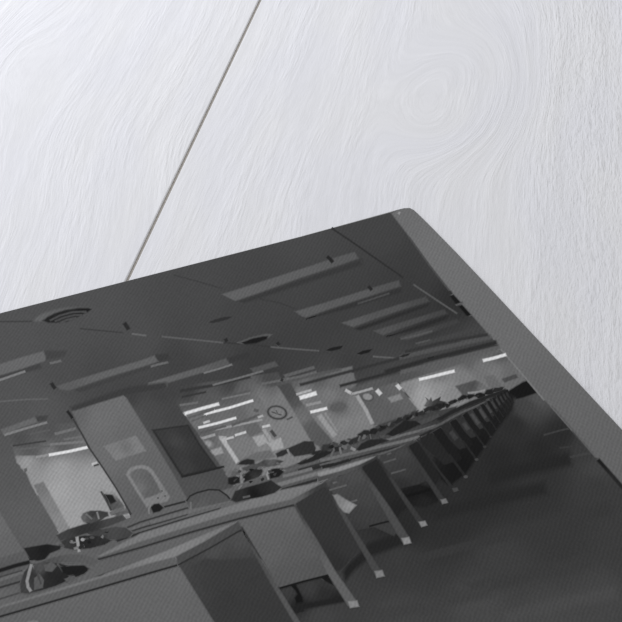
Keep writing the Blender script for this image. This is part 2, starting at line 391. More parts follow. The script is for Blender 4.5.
P('pictured_far_bay', [(290, 381), (352, 366), (360, 400), (375, 428), (340, 444), (330, 440), (303, 404)],
  [(295, 384, 92), (320, 378, 88), (345, 385, 104), (300, 392, 120), (330, 395, 116), (340, 407, 98), (325, 420, 120), (345, 425, 126), (360, 420, 124), (355, 405, 118), (335, 385, 104), (350, 432, 118)], lay=2)
for pts, w, g in [([(296.5, 394.3), (311.5, 390)], 2, 168), ([(299.5, 398), (308, 395.6), (316.5, 393)], 4.0, 224), ([(306.5, 405.2), (321, 402)], 2.4, 140), ([(310.5, 412.2), (327, 408.2)], 2.6, 218)]:
    Ln('pictured_strip_light', pts, w, g, lay=5)
Ln('pictured_window_frame', [(319, 415), (328, 427), (335, 436)], 5.2, 148, lay=5)
Ln('pictured_window_frame', [(325, 413), (337, 431)], 1.6, 136, lay=5)
P('pictured_round_vent', ell(338, 407, 9, 5, -8), 90, lay=3, soft=3)

c3 = P('pictured_column', [(356, 394.5), (374.5, 388.5), (386, 404), (397, 418.5), (374.5, 426)], [(360, 395, 88), (374, 395, 92), (378, 415, 92), (390, 416, 90)], lay=4)
P('column_side', [(374.5, 388.5), (396, 382), (408, 397), (418, 409), (397, 419), (386, 404)], [(380, 388, 92), (395, 386, 98), (410, 405, 96), (395, 415, 92)], c3, lay=5)
Ln('column_edge', [(357, 395.5), (366, 410), (372.5, 424)], 3.6, 154, c3, lay=5)
ck = P('pictured_wall_clock', ell(368, 397.2, 6.2, 4.2, 8), 70, lay=6, label='small round wall clock on the farther column'); P('clock_face', ell(367.6, 396.8, 4.8, 3.2, 8), 138, ck, lay=7)
P('pictured_notice', [(387.4, 397.8), (400.3, 393.6), (402.9, 398.8), (391.4, 402.8)], 130, lay=6, label='pale sheet pinned to the farther column')
Ln('pictured_lamp_end', [(376.8, 390), (380.8, 394.5)], 4, 196, lay=6)
Ln('pictured_lamp_end', [(396.8, 384.8), (400.5, 389)], 3.4, 196, lay=6)
Ln('pictured_lamp_end', [(345.5, 390), (351, 393.2)], 2.6, 178, lay=6)
Ln('pictured_strip_light', [(351.5, 394), (362, 391.4), (372.5, 388.3)], 2, 158, lay=5)

P('pictured_far_wall', [(398.5, 384), (440, 372), (480, 359), (500, 349), (526, 380), (500, 396), (440, 410), (420, 412), (410, 398)],
  [(405, 386, 132), (425, 395, 156), (440, 388, 142), (440, 376, 118), (465, 378, 122), (480, 368, 112), (495, 372, 116), (510, 372, 104), (470, 362, 96), (430, 405, 156), (450, 392, 132), (500, 353, 84)], lay=3)
Ln('pictured_strip_light', [(419, 379.5), (438, 375), (454.5, 371)], 2.8, 236, lay=5)
Ln('pictured_strip_light', [(483, 360.6), (495, 357.8), (506, 354.5)], 2.9, 238, lay=5)
P('pictured_filing_cabinet', [(455, 386), (475, 380), (480, 382), (487, 387.5), (488, 390), (463, 396)], [(460, 388, 82), (474, 386, 74), (480, 388, 108)], lay=5)
Ln('pictured_desk_top', [(468, 393), (478, 392), (485, 390)], 1.6, 138, lay=6)
P('pictured_filing_cabinet', [(484, 376.5), (494, 374.5), (503, 387), (492, 391), (487, 384)], 104, lay=4)
P('pictured_filing_cabinet', [(501.6, 379), (515.6, 374), (518.5, 377.6), (504.5, 382.6)], 74, lay=5)
P('pictured_far_partition', [(505, 387.5), (520, 382.3), (529, 381), (532, 386), (537, 393), (522, 398), (512, 400)], 22, lay=2)

# ---- near columns
c1 = P('pictured_column', [(71.8, 411.5), (98, 403), (124.5, 395), (150, 436), (172, 472), (190, 500), (176, 512), (150, 520), (132, 523), (131, 515.5), (115, 487), (102, 467), (89, 448)],
  [(76, 414, 96), (120, 400, 104), (100, 420, 106), (130, 440, 100), (110, 460, 104), (150, 470, 98), (140, 505, 92), (180, 495, 96), (124, 490, 96)], lay=4)
P('column_side', [(124.5, 395), (166, 388), (185, 415), (231, 480), (235, 494), (192, 508), (172, 472), (150, 436)],
  [(130, 396, 62), (160, 392, 62), (150, 410, 70), (175, 415, 66), (210, 470, 74), (195, 490, 78), (160, 445, 76), (140, 415, 74)], c1, lay=5)
P('pictured_ceiling_shade', [(72, 411), (70.5, 407), (98, 397), (128, 387), (166, 382), (166, 388), (124.5, 395.5), (98, 403.5)], 57, lay=3, soft=2)
Ln('pictured_column_clip', [(67.3, 411), (70, 414.5), (73, 419)], 2.6, 34, lay=5)
Ln('column_edge', [(73, 419), (82, 434), (90, 449), (103, 468), (116, 488), (131, 514)], 1.3, 56, c1, lay=5)
bd = P('pictured_notice_board', [(151.5, 429.6), (188.5, 424.5), (201, 445), (218, 468.2), (181.5, 477.6), (166, 453)], 42, lay=6, label='large dark notice board on the near column')
P('board_surface', [(154.5, 430.6), (187.5, 426), (199, 445.5), (215.5, 467), (183, 475), (168, 452)], [(160, 435, 56), (185, 430, 52), (175, 442, 64), (200, 460, 50), (185, 468, 58), (212, 466, 48), (170, 450, 54)], bd, lay=7)
Ln('board_ledge', [(182, 477), (200, 472.8), (224, 466.6)], 1.5, 36, bd, lay=8)
sh = P('pictured_notice', [(103.2, 446), (120, 440.6), (136, 435.4), (146.3, 451), (130, 456), (116, 460.8)], [(110, 447, 118), (126, 447, 108), (135, 440, 120), (118, 456, 122), (140, 450, 122)], lay=6, label='pale sheet pinned to the near column')
arch = P('pictured_arched_panel', [(125.8, 474.5), (127.5, 470.5), (131, 467.3), (136, 465.6), (142.5, 464.8), (148, 466.4), (152.5, 469.8), (160, 481), (170.3, 497), (168, 501), (157, 504.5), (146.5, 507.5), (136, 491)], [(130, 470, 126), (145, 467, 128), (160, 498, 120), (150, 504, 124), (135, 487, 128)], lay=6, label='arched pale framed panel on the near column')
P('panel_inner', [(129.6, 475), (131.2, 471.8), (135, 469.3), (141.5, 468.2), (146.8, 469.6), (151, 473.3), (157, 483.5), (161.3, 492.5), (153, 496), (144.3, 499), (137, 487.5)], [(135, 475, 100), (150, 480, 92), (150, 494, 92), (140, 488, 108)], arch, lay=7)
for x, y in [(162, 491), (165, 496), (158, 498)]: P('panel_hole', ell(x, y, 1, .8, 0, 8), 84, arch, lay=8, soft=.5)

# ---- ceiling lamps, tracks and vents
def lamp(body, g, tail=None, tg=52, under=None, ug=54, line=None, lg=116, lw=1.6):
    o = P('pictured_ceiling_lamp', body, g, lay=2)
    if tail: P('lamp_end', tail, tg, o, lay=1, soft=1.5)
    if under: P('lamp_shade', under, ug, o, lay=1, soft=2)
    if line: Ln('lamp_tube', line, lw, lg, o, lay=3)
    return o
lamp([(-120, 400), (0, 364), (22, 357), (43.5, 351), (45.8, 357), (45, 361), (22, 369), (0, 375.5), (-120, 412)], 97, [(44, 350.5), (67, 350.5), (64, 357), (46, 360)], 64, [(0, 376), (40, 363.5), (41, 368), (20, 374), (0, 379)], 62, [(-60, 399), (0, 380), (25, 371.3)], 120, 1.9)
Ln('pictured_light_band', [(50, 363.4), (61, 360.8)], 2, 100, lay=2)
lamp([(56.5, 386), (80, 378.5), (110, 369.5), (140, 360.5), (154.5, 355.4), (158.3, 361.5), (140, 367.5), (110, 376.5), (68, 390.8), (60, 389.5)], [(60, 388, 88), (110, 373, 94), (155, 358, 94)], [(155, 355), (168, 353.5), (170, 358.5), (158, 362)], 56, [(75, 390), (158, 363), (150, 368), (80, 392)], 62)
Ln('pictured_light_band', [(151, 366.5), (158, 364.5), (168, 362.3)], 1.8, 100, lay=2)
lamp([(0.5, 429.5), (17, 423.5), (34.5, 417), (37.5, 422.3), (20, 428), (3.5, 434.5)], 98, [(36, 416.5), (48, 415.5), (46, 420), (37, 422)], 64, line=[(4.5, 435), (25, 428.6), (47, 422.4)], lg=122, lw=2)
lamp([(144.5, 384), (170, 376), (200, 367), (226, 358.3), (230, 364.3), (200, 373.5), (170, 382.3), (150, 388.3)], [(150, 385, 98), (190, 374, 92), (228, 361, 84)], [(227, 358), (248, 352), (250, 357), (231, 363)], 54, line=[(204, 373), (220, 368.5), (232, 364.5)], lg=112, lw=1.4)
lamp([(250, 368.5), (262, 365), (275, 361), (278.5, 366), (265, 370), (254, 373)], 80, line=[(213, 385), (240, 377.6), (263, 371)], lg=108, lw=1.5)
lamp([(283.5, 374.8), (300, 370), (313.5, 366), (315, 368.5), (300, 373), (285.5, 377.5)], 92)
lamp([(283, 381), (316, 373), (340, 368), (341, 370.5), (316, 376), (285, 383.5)], 82)
lamp([(221.5, 294.4), (260, 282), (310, 266), (340, 256), (354.8, 251.8), (358.5, 258.5), (340, 265), (300, 278), (260, 292.5), (235, 301), (231, 299)], [(230, 297, 92), (290, 276, 90), (355, 255, 84)], [(352, 262), (362, 259), (363, 263.5), (354, 266)], 52, [(238, 301.5), (300, 280), (360, 260), (362, 265), (300, 285), (244, 303)], 54)
lamp([(294.8, 311.5), (330, 301), (370, 288.4), (398.7, 280), (401, 286.3), (370, 296), (330, 309), (306, 317.5), (302, 316.5)], [(300, 313, 88), (350, 299, 86), (400, 283, 78)], None, under=[(306, 319), (350, 304), (401, 288), (401, 292), (350, 308)], ug=50, line=[(358, 303.6), (374, 298.4), (389, 293.4)], lg=72, lw=1.4)
lamp([(341, 323), (370, 313.5), (400, 304), (425.8, 296.5), (429.5, 301.3), (400, 310.5), (375, 319), (353, 327.2)], [(350, 325, 86), (385, 312, 80), (427, 299, 70)], None, under=[(355, 329), (400, 313), (430, 303), (428, 306), (400, 316), (360, 330)], ug=44)
lamp([(373.3, 331), (400, 322.5), (425, 315), (444, 309), (447.5, 313.6), (425, 320.5), (400, 329), (383, 335.3)], [(380, 332, 80), (410, 322, 74), (445, 311, 66)], None, under=[(386, 337), (420, 325), (449, 315), (446, 319), (420, 328)], ug=42)
lamp([(399, 337.5), (425, 329), (457, 319), (459.5, 322.5), (430, 333.5), (407, 340)], [(405, 338, 74), (455, 321, 62)], line=[(401, 339), (420, 334.5), (432, 331)], lg=84, lw=1.2)
lamp([(416, 344), (431, 339.5), (450, 334), (477, 327), (480, 330), (452, 338), (420, 346.5)], 66, line=[(416, 343.5), (430, 340)], lg=80, lw=1.2)
lamp([(430, 346.5), (452, 340.5), (482, 332.5), (484, 335), (454, 344), (433, 348.8)], 62)
for pts, w, g in [([(400, 357.5), (430, 350.5), (460, 344), (491, 337)], 4, 80), ([(405, 352), (440, 343), (488, 334.5)], 2.5, 52), ([(385, 372), (430, 359), (465, 350.5), (497, 342.5)], 4.2, 44), ([(400, 372.5), (440, 362), (500, 347)], 4, 90), ([(340, 386), (372, 377.5), (400, 370)], 2.4, 46), ([(300, 385), (340, 374), (400, 358)], 2.5, 52), ([(262, 384), (300, 376.5), (316, 372)], 1.5, 98), ([(180, 391), (210, 386), (250, 377)], 2.5, 52)]:
    Ln('pictured_ceiling_beam', pts, w, g, lay=4 if pts[0][0] > 330 else 2, soft=1.4)
for pts, w, g in [([(332, 228.5), (350, 240.5), (375, 258), (403, 277.5)], 1.5, 46), ([(413.5, 284.5), (432, 297), (457, 313.5)], 1.3, 84), ([(162, 336.6), (195, 339.8), (224, 342.8)], 1.3, 88), ([(224, 342.8), (246, 343.8), (272, 347)], 1.2, 54), ([(271, 347), (294, 349), (320, 350.9)], 1.3, 86), ([(372, 356.4), (384, 357.3), (393, 358)], 1.4, 90),
     ([(80, 328.6), (100, 330.5), (123, 332.7)], 1.1, 60), ([(132, 333.8), (146, 335.6)], 1.4, 96), ([(-20, 322.2), (0, 321.6), (33, 321.4)], 1.1, 60), ([(174, 275), (198, 281.5), (222, 288.5)], 1.1, 60), ([(0, 401.5), (25, 399.5), (48, 399)], 1.2, 92), ([(260, 299), (280, 303), (296, 309)], 1, 58), ([(320, 350.9), (345, 353.8), (372, 356.4)], 1, 62)]:
    Ln('pictured_ceiling_track', pts, w, g, lay=1)
for pts, w, g in [([(124.2, 322.8), (126.4, 325.8), (128.6, 329.6)], 4, 40), ([(51.3, 383), (53.5, 386.5), (55.2, 388.6)], 3.4, 40), ([(225.3, 338.6), (227, 341.5)], 3, 40), ([(277, 342.5), (279.3, 345)], 3, 40), ([(327, 256.6), (330, 259), (332.8, 262.4)], 3.4, 36), ([(368.5, 286.3), (371.8, 290)], 3, 38), ([(281, 379.5), (283, 380.5)], 2.4, 46)]:
    Ln('pictured_ceiling_hook', pts, w, g, lay=4)
vt = P('pictured_ceiling_vent', [(34, 321), (36, 317.5), (44, 313), (54, 309.8), (68, 307.3), (82, 306.3), (92, 307.5), (95, 309), (92, 310.8), (82, 310.5), (66, 312.5), (50, 317), (40, 321.5)], [(40, 318, 92), (60, 309, 88), (90, 308, 76)], lay=2, label='round ceiling vent with dark louvres, largest in the pictured ceiling', soft=1.6)
P('vent_opening', [(43, 320.6), (47, 317), (55, 313), (66, 309.6), (78, 308), (88, 308), (92, 309), (88, 312), (80, 315.5), (74, 319.5), (66, 322), (56, 323), (48, 322.8)], [(50, 319, 30), (62, 313, 30), (85, 309.5, 24), (70, 318, 40), (60, 321, 46)], vt, lay=3)
Ln('vent_ring', [(50, 320.5), (60, 315.5), (72, 312.2), (86, 311.5)], 1.4, 70, vt, lay=4)
Ln('vent_ring', [(55, 321.3), (64, 317.6), (74, 315.2), (82, 314.8)], 1.4, 68, vt, lay=4)
Ln('vent_ring', [(60, 323), (67, 319.8), (76, 317.8)], 1.6, 72, vt, lay=4)
v2_ = P('pictured_ceiling_vent', [(236, 343), (250, 337.4), (266, 333.8), (273, 334), (268, 338), (258, 342), (246, 344)], 86, lay=2, label='dark elongated ceiling vent with pale rim')
P('vent_opening', [(241, 342.8), (252, 338.4), (263, 336.2), (268, 336), (266.5, 339.2), (257, 343), (245, 344.4)], 24, v2_, lay=3)
for pts, g in [([(209, 322.3), (215, 319.6), (224, 317.2), (232, 316.4), (228, 319.2), (220, 321.4), (212, 323)], 45), ([(326, 350.4), (332, 347.6), (343, 345.6), (340, 349), (331, 351)], 30), ([(357, 353.8), (363, 350.8), (372, 349), (369, 352.4), (361, 354.4)], 28), ([(400, 356.6), (404, 354.8), (410, 353.4), (408, 355.4), (403, 357)], 40), ([(427, 358), (434, 356), (433, 357.6), (428, 359)], 36)]:
    P('pictured_ceiling_vent', pts, g, lay=5)

# ---- rows of desk tops seen edge on
P('pictured_desk_row', [(-300, 640), (-60, 590), (0, 563), (40, 548), (90, 531), (135, 517), (187, 502), (236, 486), (300, 462), (345, 446), (385, 435), (420, 424), (455, 410), (500, 391), (507, 392), (460, 416), (420, 440), (360, 468), (300, 492), (240, 526), (100, 575), (0, 614), (-300, 720)],
  [(0, 575, 84), (0, 600, 98), (60, 570, 96), (120, 530, 92), (160, 525, 98), (220, 503, 98), (260, 490, 90), (300, 475, 84), (340, 455, 80), (400, 440, 70), (450, 418, 56), (490, 398, 48)], lay=6)
for pts, w, g in [([(-60, 607), (0, 587.5), (24, 580.5)], 1.8, 52), ([(-60, 622), (0, 599), (22, 592)], 1.5, 72), ([(-60, 600), (0, 580), (26, 571)], 3, 102), ([(-60, 592), (0, 570.5), (16, 565.5), (30, 562)], 4.2, 28),
     ([(0, 577), (22, 570.5)], 1.2, 66), ([(102, 541), (140, 528), (166, 520.5), (187, 514)], 2, 52), ([(118, 533.5), (140, 526), (187, 511.5)], 2.6, 102), ([(122, 526), (140, 519.4), (165, 511.5), (187, 504.5)], 2.6, 96), ([(124, 529), (140, 522.2), (165, 514.6), (188, 507.8)], 1.4, 56),
     ([(150, 523), (190, 511.5), (231, 499.5)], 3.4, 104), ([(117, 541), (140, 533), (180, 520.5), (221, 508.6)], 1.9, 44), ([(164, 507), (185, 501.5)], 1.6, 44), ([(280, 472.8), (305, 465), (330, 457.2)], 2.2, 92), ([(283, 476.4), (300, 472), (316, 467.6)], 2.8, 112), ([(298, 470), (330, 461)], 1.4, 50),
     ([(277.5, 485), (298, 479), (330, 469.6)], 4.2, 116), ([(313, 468.8), (332, 462.8)], 3, 44), ([(281, 490), (300, 484.6), (318, 479.6)], 2.4, 44), ([(320, 461), (345, 454.8), (380, 446.6), (404, 441), (422, 436)], 2.8, 108), ([(387, 440), (404, 434.6), (421, 430.4), (436, 425.6)], 2.2, 104), ([(322, 467.6), (335, 464.4), (350, 459.8)], 3, 38), ([(320, 465), (340, 459.8)], 1.2, 92),
     ([(420, 431.8), (434, 427.3), (447, 420.5), (460, 413.3), (482, 403.5), (502, 394.4)], 1.9, 84), ([(350, 459.5), (380, 451.5), (400, 446.5)], 1.4, 44), ([(420, 436), (446, 424), (470, 411)], 1.6, 40), ([(446, 418.4), (470, 406), (486, 399)], 1.6, 66)]:
    Ln('pictured_desk_edge', pts, w, g, lay=7)

# ---- the row of desks along the aisle, nearest first
def desk(top, edge, edge_g, front, front_g, side, side_g, lay=9, legs=(), label=None, tg=118):
    d = P('pictured_desk', top, tg, lay=lay, label=label)
    P('front_panel', front, front_g, d, lay=lay)
    P('side_panel', side, side_g, d, lay=lay+1)
    for e, g in zip(edge, edge_g): P('top_edge', e, g, d, lay=lay+1)
    for lg, g, ft, fg in legs:
        P('leg', lg, g, d, lay=lay+2)
        if ft: P('foot', ft, fg, d, lay=lay+3)
    return d
d1 = desk([(-200, 668), (0, 606), (40, 594), (100, 576), (166, 551), (205, 534), (238.5, 520.5), (210, 539), (176, 557.5), (150, 564), (0, 609), (-200, 672)],
     [[(-200, 671), (0, 608), (80, 584.5), (150, 563), (175.5, 556.5), (178, 564), (150, 572.5), (80, 593.5), (0, 616), (-200, 678)], [(175.5, 556.5), (205, 541), (238.5, 521), (241.5, 529), (210, 547), (178, 564.5)]], [[(0, 611, 92), (80, 588, 94), (170, 561, 94)], 74],
     [(-200, 678), (0, 617), (80, 594), (150, 573), (178, 564.5), (214, 622), (236, 660), (0, 740), (-200, 760)], [(0, 620, 98), (100, 595, 100), (100, 620, 98), (180, 575, 102), (200, 610, 98), (160, 600, 100)],
     [(178, 564.5), (210, 547), (241.5, 529.5), (262, 562), (297, 622), (325, 672), (236, 660), (214, 622)], [(185, 568, 66), (215, 552, 74), (240, 536, 76), (225, 560, 66), (200, 575, 62), (250, 575, 56), (230, 600, 56), (270, 610, 56)],
     lay=12, legs=[([(242, 531), (245, 534), (272, 577), (299, 620), (330, 672), (326, 674), (293.5, 622), (268, 579)], [(244, 535, 62), (255, 552, 78), (290, 610, 84), (320, 660, 84)], None, 0)], label='nearest desk of the pictured row, cut off at the lower left', tg=[(0, 600, 112), (100, 572, 116), (170, 552, 126), (235, 522, 118)])
Ln('desk_shadow', [(-200, 679), (0, 616.6), (80, 593.5), (150, 573), (178, 565)], 1.9, 40, d1, lay=14)
Ln('desk_shadow', [(178, 565), (210, 548), (241, 530)], 1.3, 46, d1, lay=14)
P('desk_paper', [(27, 622), (33, 620), (38, 621), (40, 626), (30, 630)], 118, d1, lay=14)
d2 = desk([(98, 556), (140, 533.5), (190, 518), (230, 506), (278, 490.5), (326, 480.5), (291, 499), (240, 514), (190, 530), (140, 546), (105, 559)],
     [[(98, 557.5), (140, 541.5), (190, 526), (230, 513.5), (291, 499.3), (326, 481), (327, 485), (294, 504.5), (240, 518.5), (190, 532.5), (140, 548), (100, 560)]], [[(120, 548, 92), (230, 514, 92), (290, 501, 92), (325, 483, 58)]],
     [(239, 521), (270, 511.5), (294, 504.5), (312, 530), (330, 562), (328, 575), (303, 581), (279, 588.5), (260, 556)], [(250, 523, 98), (290, 508, 98), (270, 545, 94), (310, 545, 90), (290, 580, 86), (322, 570, 84)],
     [(293, 504), (310, 494), (327, 484), (344, 515), (363, 549), (352, 558), (342, 569.5), (335, 572), (318, 545), (300, 516)], [(300, 505, 52), (325, 490, 52), (330, 520, 52), (350, 550, 52), (340, 565, 46)],
     lay=10, legs=[([(293, 504.5), (295, 504), (318, 541), (336, 572), (359, 604.5), (348, 606), (327.5, 574), (312, 540)], [(296, 508, 70), (315, 540, 86), (345, 590, 96), (330, 575, 96)], [(348, 601.5), (357, 600.3), (359.3, 606.6), (350, 608)], 134),
                   ([(325.5, 487), (329, 486.5), (352, 525), (382, 572.5), (375, 575), (362, 552), (345, 522)], [(330, 490, 54), (345, 515, 72), (365, 548, 70), (375, 570, 70)], [(374.5, 571.2), (382.3, 570), (384.6, 576.2), (376.5, 578)], 126)], label='second desk of the pictured row, with an open knee space')
Ln('desk_shadow', [(98, 559.5), (140, 547.8), (190, 532.5), (240, 518.5), (294, 505)], 1.8, 50, d2, lay=12)
kn = P('knee_space', [(278, 589.5), (303, 582), (327, 575.5), (338, 591), (346, 603), (320, 607), (294, 614), (286, 602)], [(285, 592, 58), (310, 588, 58), (330, 582, 52), (325, 595, 44), (300, 609, 34), (335, 602, 34)], d2, lay=9)
Ln('knee_space_edge', [(277, 589), (303, 581.6), (328, 575.3)], 1.8, 24, d2, lay=12)
Ln('knee_space_edge', [(292, 609), (320, 603.5), (345, 599)], 6, 34, d2, lay=10, soft=2)
ch = P('pictured_swivel_chair', [(292, 585.5), (295.5, 584.5), (298, 588), (300, 592), (302.5, 597), (303, 602), (296, 603.5), (294.5, 598), (297, 594)], 20, lay=13)
P('pictured_swivel_chair', [(320, 577.5), (329, 575), (333, 585), (325, 581)], 24, lay=10)
d3 = desk([(318, 473), (340, 466.5), (358, 461), (376, 456), (360, 466.5), (348, 471), (318, 478.5)],
     [[(318, 477), (340, 471), (359.5, 464.5), (376.5, 456.2), (376.5, 459), (360, 468), (343, 474.5), (318, 482)]], [[(320, 479, 74), (345, 471, 80), (374, 458, 54)]],
     [(322, 484), (343, 475), (359.5, 468), (378, 492), (402, 527), (394, 536), (374, 527), (352, 531), (345, 524), (330, 497)], [(330, 486, 70), (355, 472, 74), (365, 495, 66), (355, 515, 60), (385, 520, 60), (350, 528, 54)],
     [(358.8, 467), (368, 461.5), (376.5, 457.5), (392, 480), (411, 506), (403, 511), (396.5, 517.5), (378, 492)], [(368, 466, 38), (390, 490, 38), (400, 510, 34)],
     lay=9, legs=[([(359, 468), (361, 467), (380, 493), (390, 507), (411, 540), (402, 542), (389, 520), (374, 494)], [(362, 471, 66), (380, 497, 76), (400, 530, 74)], [(401.6, 538.4), (409, 536.8), (411.3, 543), (404, 544.6)], 138),
                  ([(376.5, 458.5), (380, 460), (400, 489), (419, 515), (426, 525), (420, 526), (404, 502)], [(380, 462, 48), (400, 490, 60), (420, 520, 56)], [(418.8, 522), (425, 520.8), (427.3, 525.2), (421.5, 527)], 130)], label='third desk of the pictured row, with a pale sheet on its drawer', tg=138)
for h in ([(329.5, 490), (338, 487.6), (346.5, 485.2)], [(333, 483), (337, 482)], [(351, 502), (357, 500)]): Ln('drawer_handle', h, 1.3, 92, d3, lay=12)
P('desk_paper', [(332.7, 495), (337.5, 494), (347, 500), (356.6, 505.2), (349, 513.4), (344, 512.2), (338.5, 506)], [(340, 500, 124), (350, 506, 142), (348, 511, 134)], d3, lay=12)
Ln('knee_space_edge', [(369.5, 526.3), (380, 523.4), (390, 521)], 1.5, 28, d3, lay=10)
P('knee_space', [(346, 566), (364, 549), (368, 543), (385, 538), (402, 534), (407, 543), (395, 548), (372, 556), (355, 570), (345, 582), (343, 572)], [(350, 570, 34), (370, 553, 36), (395, 540, 36)], d3, lay=8, soft=3)
d4 = desk([(378, 454.5), (392, 449.5), (410, 443), (420, 437.5), (404, 446), (380, 456)],
     [[(380, 455.5), (395, 450), (406, 445), (420, 437.5), (420, 439.5), (406, 447), (382, 458)]], [62],
     [(379, 458.5), (394, 451), (406, 446), (420, 468), (428, 480), (420, 484), (400, 489), (396, 484)], [(385, 459, 62), (402, 449, 66), (405, 470, 58), (420, 478, 52), (402, 486, 46)],
     [(405, 446), (416.5, 438.5), (428, 457), (441, 477), (436, 484), (434.5, 487)], 34,
     lay=9, legs=[([(405.5, 446), (408, 446), (426, 472), (446, 501), (440, 502), (420, 470)], 56, [(440.6, 499.7), (445.8, 498.6), (447.8, 502.6), (442.4, 504)], 112),
                  ([(416, 439), (419, 440), (440, 471), (456, 490), (453, 491.5), (436, 468)], 44, [(452.5, 488.5), (457, 487.6), (458.5, 490.6), (454, 492)], 70)], label='fourth desk of the pictured row, with two drawer handles', tg=90)
for h in ([(384, 462.6), (390, 460.6), (396, 458.8)], [(391.3, 473.4), (398, 471.6), (405.5, 469.4)], [(387, 454.5), (391, 453)]): Ln('drawer_handle', h, 1.2, 84, d4, lay=12)
P('knee_space', [(399, 490), (420, 484), (432, 487), (440, 501), (425, 508), (411, 506)], [(410, 492, 26), (430, 490, 24), (425, 503, 34)], d4, lay=8, soft=1.6)
Ln('knee_space_edge', [(406, 496), (420, 492.5), (431, 489)], 3, 20, d4, lay=9)
# the far desks, each with front panel, darker side and leg, dwindling towards the end of the aisle
P('pictured_desk_shade', [(428, 433), (446, 424), (470, 411), (505, 391.5), (515, 396.5), (513, 410), (500, 426), (485, 447), (466, 474), (450, 486), (438, 478)], [(440, 445, 34), (470, 420, 30), (460, 465, 22), (490, 420, 28), (508, 402, 34), (480, 445, 24)], lay=7, soft=1.6)
for k in range(11):
    q = .00269 + .00145*(k + 4); xt = 550 - 1/q; u = (xt - 431)/(507 - 431)
    yt = 433 - (xt-431)*.568
    xb = 465 + 48*u; yb = 478 - 76*u                      # foot of the nearer leg
    w = 15*(1-u)**1.2 + 2.2
    g = [46, 52, 58, 64, 64, 60, 56, 52, 48, 44, 40][k]
    lean = .62
    d = P('pictured_desk', [(xt-w*.9, yt+w*.42), (xt, yt-.6), (xt+w*.55, yt-w*.36), (xt, yt+.8), (xt-w*.9, yt+w*.42+1.2)], 66, lay=8, soft=.6)
    hx, hy = xb - xt, yb - yt
    P('front_panel', [(xt-w*.95, yt+w*.45), (xt, yt), (xt+hx*.66, yt+hy*.66), (xt+hx*.66-w*.6, yt+hy*.66+w*.2)], g*.82, d, lay=8, soft=.7)
    P('side_panel', [(xt, yt), (xt+w*.5, yt-w*.3), (xt+hx*.7+w*.4, yt+hy*.7-w*.3), (xt+hx*.7, yt+hy*.7)], 28, d, lay=9, soft=.6)
    if 1 <= k:
        s0, s1 = (.12, .48) if k > 2 else (.22, .42)
        Ln('panel_sheen', [(xt+hx*s0-w*.35, yt+hy*s0+1), (xt+hx*s1-w*.35, yt+hy*s1+1)], max(w*.34, 1.3), g+8, d, lay=10, soft=1.1)
    Ln('leg', [(xt+hx*.5, yt+hy*.5), (xb, yb)], max(w*.16, .9), 38, d, lay=10, soft=.6)
    if k < 5: P('foot', ell(xb, yb, 2.2-.25*k, 1.6-.2*k, 0, 8), 74-9*k, d, lay=11, soft=.7)

# ---- things on the desks, chairs behind them
def blob(name, pts, g, lay=9, kids=(), soft=.9, label=None):
    o = P(name, pts, g, lay=lay, soft=soft, label=label)
    for k_, p, gg in kids:
        if len(p) and isinstance(p[-1], (int, float)): Ln(k_, p[:-1], p[-1], gg, o, lay=lay+1, soft=.7)
        else: P(k_, p, gg, o, lay=lay+1, soft=.7)
    return o
blob('pictured_chair', [(40, 562), (52, 557.5), (67, 554), (82, 554.2), (92, 557), (99, 561), (92, 565.5), (80, 563), (62, 562.5), (48, 566)], [(50, 560, 78), (70, 556, 86), (90, 560, 88)], 14)
blob('pictured_chair', [(56, 535), (68, 529), (84, 524), (105, 519), (122, 515), (126, 519.5), (110, 526), (94, 531), (75, 537), (60, 541)], [(60, 537, 62), (85, 527, 48), (115, 518, 66)], 9)
blob('pictured_chair', [(88, 533), (100, 529.5), (115, 526.6), (126, 527.5), (133, 533), (130, 536.8), (117, 540), (104, 538.5), (95, 537)], [(95, 533, 62), (115, 531, 70), (130, 534, 64)], 10)
tp = blob('pictured_typewriter', [(20.5, 593), (20, 584), (24, 572), (31, 564.5), (44, 561.5), (60, 563.5), (70, 566), (84, 564.6), (90, 568.5), (84, 574), (72, 579), (56, 586), (40, 591), (28, 594)], [(25, 588, 62), (33, 576, 50), (40, 568, 78), (50, 575, 36), (80, 569, 30), (60, 580, 34), (48, 584, 40)], 15,
    [('lever', [(31.5, 564), (29, 573), (27, 581), (28, 587), (31, 591.5), 3.2], 138), ('carriage', [(44, 565), (52, 562), (57, 566), (52, 572), (45, 571)], 86), ('frame', [(34, 578), (40, 574), (44, 580), (43, 588), (34, 590)], 86), ('arm', [(57, 564), (64, 571), (72, 578), 1.6], 78), ('base', [(64, 579), (74, 575), (76, 579), (68, 583)], 86), ('frame_bar', [(34, 566), (38, 575), (41, 584), 1.6], 70)])
P('platen', [(60, 567), (70, 565.5), (84, 565), (89, 568.5), (83, 573), (70, 575.5), (63, 573)], 26, tp, lay=16)
blob('pictured_telephone', [(23.5, 548), (33, 546.3), (47, 544), (61.5, 546), (60, 549.5), (50, 553.5), (45, 559.5), (38, 561), (30, 559.5), (27, 554)], [(30, 550, 34), (45, 548, 26), (58, 548, 34)], 10)
blob('pictured_desk_clutter', [(61, 541.5), (70, 538), (84, 535.5), (101, 536), (112, 540.5), (104, 545), (90, 548.5), (74, 550), (64, 548)], [(66, 545, 54), (85, 540, 36), (105, 541, 44)], 11,
    [('paper_stand', [(76.8, 536.8), (78, 544), (79.3, 552), 3], 152), ('paper_stand_foot', [(74, 548.5), (84, 546), 1.8], 120), ('knob', ell(71.5, 541.8, 1.7, 1.5, 0, 9), 124), ('knob', ell(82.6, 539.6, 1.9, 1.6, 0, 9), 158), ('knob', ell(92, 537.5, 2.5, 1.4, 0, 9), 74)])
